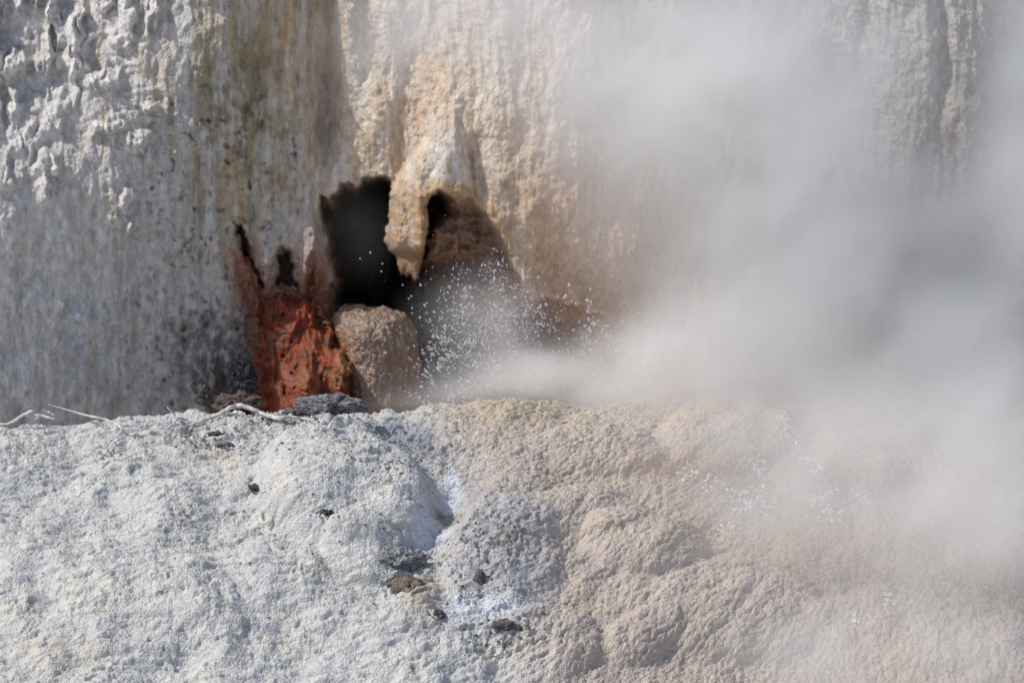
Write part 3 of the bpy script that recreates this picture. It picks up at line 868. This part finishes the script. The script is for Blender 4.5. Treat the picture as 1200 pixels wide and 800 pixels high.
# sun glints on water running over the terrace, painted as opaque white beads
def glint_beads(name, label, blobs, seed):
    r_ = np.random.default_rng(seed)
    V = []; F = []; n0 = 0
    SV, SF = ICO1
    for (bx, by, rx, ry) in blobs:
        for _ in range(int(rx * ry * 0.62)):
            px = bx + r_.normal(0, rx * 0.55); py = by + r_.normal(0, ry * 0.55)
            if fbm(np.array([px / 9.0]), np.array([py / 6.0]), seed, 3)[0] < -0.05: continue
            p, nn = on_mound(px, py, 0.002)
            r = (0.5 + 1.3 * r_.random() ** 3) * PXM
            V.append(SV * r * np.array([r_.uniform(0.8, 1.9), 1.0, r_.uniform(0.7, 1.6)]) + p)
            F.append(SF + n0); n0 += len(SV)
    o = mesh_obj(name, np.vstack(V), np.vstack(F), M_glint)
    return tag(o, label, 'water', None, 'stuff')
glint_beads('water_glint', 'white beads painted as glints on the thin water trickle slanting down the top of the tan terrace', [(915, 493, 7, 10), (922, 508, 6, 10), (932, 523, 6, 10), (945, 538, 8, 8), (958, 550, 9, 7)], 701)
glint_beads('water_glint', 'white beads painted as glints on the broken water sheet at the foot of the slanting trickle', [(965, 590, 26, 14), (978, 605, 20, 9), (955, 580, 14, 8)], 705)
glint_beads('water_glint', 'white beads painted as glints on the wet orange bulge of the terrace', [(880, 590, 28, 12), (885, 550, 16, 12), (832, 566, 14, 10), (805, 556, 12, 8), (850, 620, 14, 7), (870, 585, 20, 14)], 709)
glint_beads('water_glint', 'white beads painted as a faint patch of water glints near the steam at the right', [(1012, 583, 14, 9)], 713)
glint_beads('water_glint', 'white beads painted as a faint water glint low down in the right hand steam', [(1036, 700, 8, 10), (1000, 725, 5, 6)], 717)

# ------------------------------------------------------------------ splash
DV, DF = ICO2
drop_me = bpy.data.meshes.new('water_droplet')
drop_me.from_pydata([tuple(v) for v in DV], [], [tuple(map(int, f_)) for f_ in DF])
drop_me.polygons.foreach_set('use_smooth', np.ones(len(drop_me.polygons), bool))
drop_me.materials.append(M_drop)
big = [(667, 334, 3), (663, 347, 3.4), (692, 339, 2.4), (675, 356, 2.4), (688, 352, 3), (689, 365, 2.8), (690, 374, 2.6), (697, 380, 3.2), (686, 382, 2.4), (692, 388, 2.6), (679, 377, 2.2), (672, 387, 2),
       (640, 357, 2.6), (633, 360, 2.2), (604, 348, 2.4), (587, 340, 2), (508, 394, 3.2), (521, 382, 2.6), (513, 431, 3), (494, 453, 3), (523, 452, 2.4), (536, 418, 2.2), (542, 425, 2), (568, 388, 2), (560, 360, 1.8),
       (492, 372, 2), (483, 361, 1.6), (482, 347, 1.6), (434, 296, 1.8), (422, 303, 1.4), (448, 309, 1.6), (447, 318, 1.3), (472, 334, 1.4), (479, 350, 1.4), (483, 367, 1.6), (505, 327, 1.3), (512, 352, 1.3), (530, 322, 1.2), (549, 327, 1.4),
       (707, 278, 2), (631, 325, 1.8), (760, 365, 2), (760, 376, 2.2), (729, 377, 1.8), (790, 405, 1.6), (735, 398, 2.2), (726, 399, 2), (712, 393, 2), (745, 402, 2), (655, 397, 1.6), (618, 395, 1.8), (650, 385, 1.5), (786, 412, 1.6), (789, 420, 1.6),
       (824, 398, 1.2), (811, 382, 1.2), (497, 472, 2), (540, 443, 1.8), (672, 463, 1.4), (580, 357, 2), (597, 352, 2), (612, 345, 1.6), (575, 331, 1.5), (548, 345, 1.4), (500, 355, 1.6), (495, 410, 1.8), (505, 440, 1.8)]
for i, (px, py, s) in enumerate(big):
    o = bpy.data.objects.new('water_droplet', drop_me)
    col.objects.link(o)
    Yd = 0.75 + 0.3 * random.random()
    p = at(px, py, Yd)
    r = s * 0.5 * PXM * 1.45
    o.location = p
    o.scale = (r * random.uniform(0.8, 1.1), r, r * random.uniform(0.9, 1.5))
    o.rotation_euler = (0, random.uniform(-0.6, 0.6), 0)
    if px < 560 and py < 340: lb = 'tiny water droplet flying in front of the dark cave mouth'
    elif px < 560: lb = 'clear water droplet at the left fringe of the spray beside the tan dome'
    elif px < 655: lb = 'clear water droplet crossing the brown hollow right of the hanging pillar'
    elif px < 706: lb = 'clear water droplet in the rising column in front of the orange tan wall'
    else: lb = 'clear water droplet above the white mist at the right end of the spray'
    tag(o, lb, 'droplet', 'droplets flung up by the splash')
# the fine spray nobody could count
sp = []
def burst(n, x0, y0, x1, y1, sx, sy, rmin, rmax, ylo=0.5, yhi=1.25):
    t = rng.random(n)
    px = x0 + (x1 - x0) * t + rng.normal(0, sx, n)
    py = y0 + (y1 - y0) * t + rng.normal(0, sy, n)
    k = max(3, n // 22)
    ci = rng.integers(0, k, n); cxx = rng.normal(0, sx, k); cyy = rng.normal(0, sy, k); m_ = rng.random(n) < 0.55
    px = np.where(m_, x0 + (x1 - x0) * (ci / k) + cxx[ci] + rng.normal(0, sx * 0.16, n), px)
    py = np.where(m_, y0 + (y1 - y0) * (ci / k) + cyy[ci] + rng.normal(0, sy * 0.22, n), py)
    r = rmin + (rmax - rmin) * rng.random(n) ** 3.0
    Yd = ylo + (yhi - ylo) * rng.random(n)
    sp.append((px, py, Yd, r))
burst(2200, 525, 455, 565, 345, 28, 28, 0.2, 1.5)
burst(1500, 560, 440, 610, 350, 26, 28, 0.2, 1.2)
burst(260, 505, 450, 525, 385, 12, 20, 0.3, 1.2)
burst(700, 585, 345, 640, 375, 16, 14, 0.3, 1.0)
burst(700, 600, 430, 690, 395, 34, 22, 0.22, 0.8)
burst(420, 680, 400, 780, 390, 18, 14, 0.3, 1.3)
burst(320, 740, 430, 780, 385, 22, 18, 0.22, 0.8)
burst(1500, 590, 452, 800, 405, 20, 12, 0.22, 0.8, 0.35, 0.8)
burst(500, 640, 440, 800, 400, 30, 22, 0.3, 1.2, 0.35, 0.9)
burst(60, 690, 345, 690, 400, 3, 6, 0.4, 1.1)
burst(160, 560, 350, 760, 350, 60, 34, 0.2, 0.6)
burst(60, 440, 300, 560, 330, 30, 30, 0.2, 0.5)
pxs = np.concatenate([s[0] for s in sp]); pys = np.concatenate([s[1] for s in sp]); Ys = np.concatenate([s[2] for s in sp]); rs = np.concatenate([s[3] for s in sp])
ok = (pys < 478)
pxs, pys, Ys, rs = pxs[ok], pys[ok], Ys[ok], rs[ok]
Cn = at(pxs, pys, Ys)
SV, SF = ICO1
dv = np.stack([pxs - 610, 0 * pxs, 500 - pys], -1)
dv /= np.linalg.norm(dv, axis=-1, keepdims=True) + 1e-6
el = 0.85 + 2.2 * rng.random(len(rs)) ** 3
lv = SV[None] * (rs * PXM)[:, None, None]
lv = lv + dv[:, None] * (lv * dv[:, None]).sum(-1, keepdims=True) * (el - 1)[:, None, None]
V = (lv + Cn[:, None]).reshape(-1, 3)
F = (SF[None] + (np.arange(len(rs)) * len(SV))[:, None, None]).reshape(-1, 3)
spray = mesh_obj('water_spray', V, F, M_drop)
tag(spray, 'burst of fine sparkling water spray in front of the cave', 'spray', None, 'stuff')

# ------------------------------------------------------------------ steam
def steam():
    m = bpy.data.materials.new('steam'); m.use_nodes = True
    N = m.node_tree.nodes; L = m.node_tree.links
    N.clear()
    out = N.new('ShaderNodeOutputMaterial'); pv = N.new('ShaderNodeVolumePrincipled')
    pv.inputs['Color'].default_value = (0.986, 0.99, 0.98, 1)
    pv.inputs['Density'].default_value = 1.0
    pv.inputs['Anisotropy'].default_value = 0.1
    L.new(pv.outputs[0], out.inputs['Volume'])
    g = bpy.data.node_groups.new('steam', 'GeometryNodeTree')
    g.interface.new_socket('Geometry', in_out='INPUT', socket_type='NodeSocketGeometry')
    g.interface.new_socket('Geometry', in_out='OUTPUT', socket_type='NodeSocketGeometry')
    n = g.nodes; l = g.links
    go = n.new('NodeGroupOutput')
    pos = n.new('GeometryNodeInputPosition')
    def vm(op, a, b=None):
        k = n.new('ShaderNodeVectorMath'); k.operation = op
        for i, v in enumerate((a, b)):
            if v is None: continue
            if isinstance(v, (tuple, list)): k.inputs[i].default_value = v
            else: l.new(v, k.inputs[i])
        return k
    def mt(op, a, b=None, clamp=False):
        k = n.new('ShaderNodeMath'); k.operation = op; k.use_clamp = clamp
        for i, v in enumerate((a, b)):
            if v is None: continue
            if isinstance(v, (int, float)): k.inputs[i].default_value = v
            else: l.new(v, k.inputs[i])
        return k.outputs[0]
    def ns(vec, scale, detail, rough=0.5):
        k = n.new('ShaderNodeTexNoise'); k.inputs['Scale'].default_value = scale
        k.inputs['Detail'].default_value = detail; k.inputs['Roughness'].default_value = rough
        l.new(vec, k.inputs['Vector']); return k
    w1 = ns(pos.outputs[0], 1.1, 2)
    w = vm('SUBTRACT', w1.outputs['Color'], (0.5, 0.5, 0.5))
    w = vm('MULTIPLY', w.outputs[0], (0.34, 0.3, 0.34))
    p = vm('ADD', pos.outputs[0], w.outputs[0]).outputs[0]
    total = None
    for (px, py, Y, rx, ry, rY, amp) in STEAM:
        c = at(px, py, Y)
        d = vm('SUBTRACT', p, tuple(map(float, c)))
        d = vm('MULTIPLY', d.outputs[0], (1 / (rx * PXM), 1 / rY, 1 / (ry * PXM)))
        q_ = vm('DOT_PRODUCT', d.outputs[0], d.outputs[0]).outputs['Value']
        e = mt('EXPONENT', mt('MULTIPLY', q_, -1.0))
        e = mt('MULTIPLY', e, amp)
        total = e if total is None else mt('ADD', total, e)
    rt_ = n.new('ShaderNodeVectorRotate'); rt_.rotation_type = 'Y_AXIS'; rt_.inputs['Angle'].default_value = 0.75
    l.new(p, rt_.inputs['Vector'])
    st = vm('MULTIPLY', rt_.outputs[0], (0.6, 1.0, 1.0)).outputs[0]
    st2 = vm('ADD', st, vm('MULTIPLY', ns(st, 2.2, 3).outputs['Color'], (0.35, 0.35, 0.35)).outputs[0]).outputs[0]
    f1 = ns(st2, 2.8, 6, 0.62).outputs[0]
    fac = n.new('ShaderNodeMapRange'); fac.inputs[1].default_value = 0.35; fac.inputs[2].default_value = 0.65
    fac.inputs[3].default_value = 0.25; fac.inputs[4].default_value = 1.95
    l.new(f1, fac.inputs[0])
    dens = mt('MULTIPLY', total, fac.outputs[0])
    dens = mt('SUBTRACT', dens, 0.03)
    dens = mt('MAXIMUM', dens, 0.0)
    vc = n.new('GeometryNodeVolumeCube')
    l.new(dens, vc.inputs['Density'])
    lo, hi = STEAM_BOX
    vc.inputs['Min'].default_value = lo; vc.inputs['Max'].default_value = hi
    res = [int((hi[i] - lo[i]) / 0.034) for i in range(3)]
    vc.inputs['Resolution X'].default_value = res[0]
    vc.inputs['Resolution Y'].default_value = res[1]
    vc.inputs['Resolution Z'].default_value = res[2]
    sn = n.new('GeometryNodeSetMaterial'); sn.inputs['Material'].default_value = m
    l.new(vc.outputs[0], sn.inputs[0]); l.new(sn.outputs[0], go.inputs[0])
    me = bpy.data.meshes.new('steam')
    me.materials.append(m)
    o = bpy.data.objects.new('steam', me); col.objects.link(o)
    md = o.modifiers.new('steam', 'NODES'); md.node_group = g
    tag(o, 'drifting white steam billowing from the spring across the right side', 'steam', None, 'stuff')
# (px, py, Y, rx, ry, rY, density)
STEAM = [
    (1120, 275, 0.85, 60, 50, 0.3, 0.7),
    (800, -190, 0.8, 190, 100, 0.4, 1.6),
    (1010, -170, 0.85, 150, 100, 0.4, 1.8),
    (1200, -150, 0.85, 100, 100, 0.4, 1.6),
    (1030, 365, 0.6, 70, 55, 0.3, 1.1),
    (620, 474, 0.42, 110, 13, 0.18, 2.6),
    (1085, 375, 0.65, 85, 50, 0.3, 0.9),
    (490, 25, 0.95, 70, 60, 0.25, 0.9),
    (690, 440, 0.55, 100, 14, 0.22, 3.0),
    (765, 412, 0.55, 60, 20, 0.22, 2.4),
    (700, 455, 0.50, 80, 10, 0.2, 3.0),
    (920, 540, -0.35, 200, 110, 0.45, 0.9),
    (860, 700, -1.2, 180, 80, 0.35, 0.35),
    (960, 300, 0.75, 120, 110, 0.35, 1.6),
    (850, 400, 0.45, 100, 60, 0.35, 0.9),
    (900, 170, 0.85, 150, 150, 0.42, 3.2),
    (760, 110, 0.8, 100, 100, 0.36, 2.2),
    (960, 330, 0.7, 110, 100, 0.4, 2.3),
    (850, 390, 0.6, 90, 60, 0.35, 1.24),
    (960, 30, 0.9, 100, 100, 0.4, 1.0),
    (660, 70, 0.75, 90, 70, 0.3, 1.8),
    (550, 10, 0.85, 100, 60, 0.3, 1.3),
    (1200, 80, 0.9, 48, 120, 0.4, 2.2),
    (1195, 240, 0.8, 50, 90, 0.4, 2.60),
    (1150, 420, 0.5, 90, 70, 0.45, 1.9),
    (1140, 520, -0.1, 90, 70, 0.45, 1.5),
    (1180, 610, -0.75, 80, 70, 0.4, 1.7),
    (1080, 620, -0.9, 80, 60, 0.4, 1.01),
    (950, 775, -1.65, 70, 40, 0.3, 1.5),
    (1110, 760, -1.6, 100, 50, 0.3, 1.1),
    (980, 480, 0.0, 120, 70, 0.4, 0.83),
    (900, 600, -0.75, 110, 60, 0.35, 1.15),
    (810, 540, -0.1, 80, 60, 0.3, 0.25),
    (580, 462, 0.62, 70, 16, 0.25, 1.9),
    (670, 448, 0.62, 90, 22, 0.28, 2.6),
    (750, 425, 0.62, 70, 34, 0.3, 2.2),
    (790, 430, 0.55, 60, 40, 0.3, 0.70),
    (570, 395, 0.8, 60, 55, 0.25, 1.5),
    (415, 275, 1.5, 45, 65, 0.3, 0.13),
    (760, 250, 0.85, 60, 90, 0.3, 0.20),
    (1050, 250, 0.9, 80, 120, 0.3, 0.85),
    (850, 60, 0.85, 90, 80, 0.4, 0.89),
    (440, 60, 1.15, 50, 70, 0.15, 0.76),
]
STEAM_BOX = ((-1.3, -2.6, -1.9), (3.4, 2.1, 3.0))
steam()
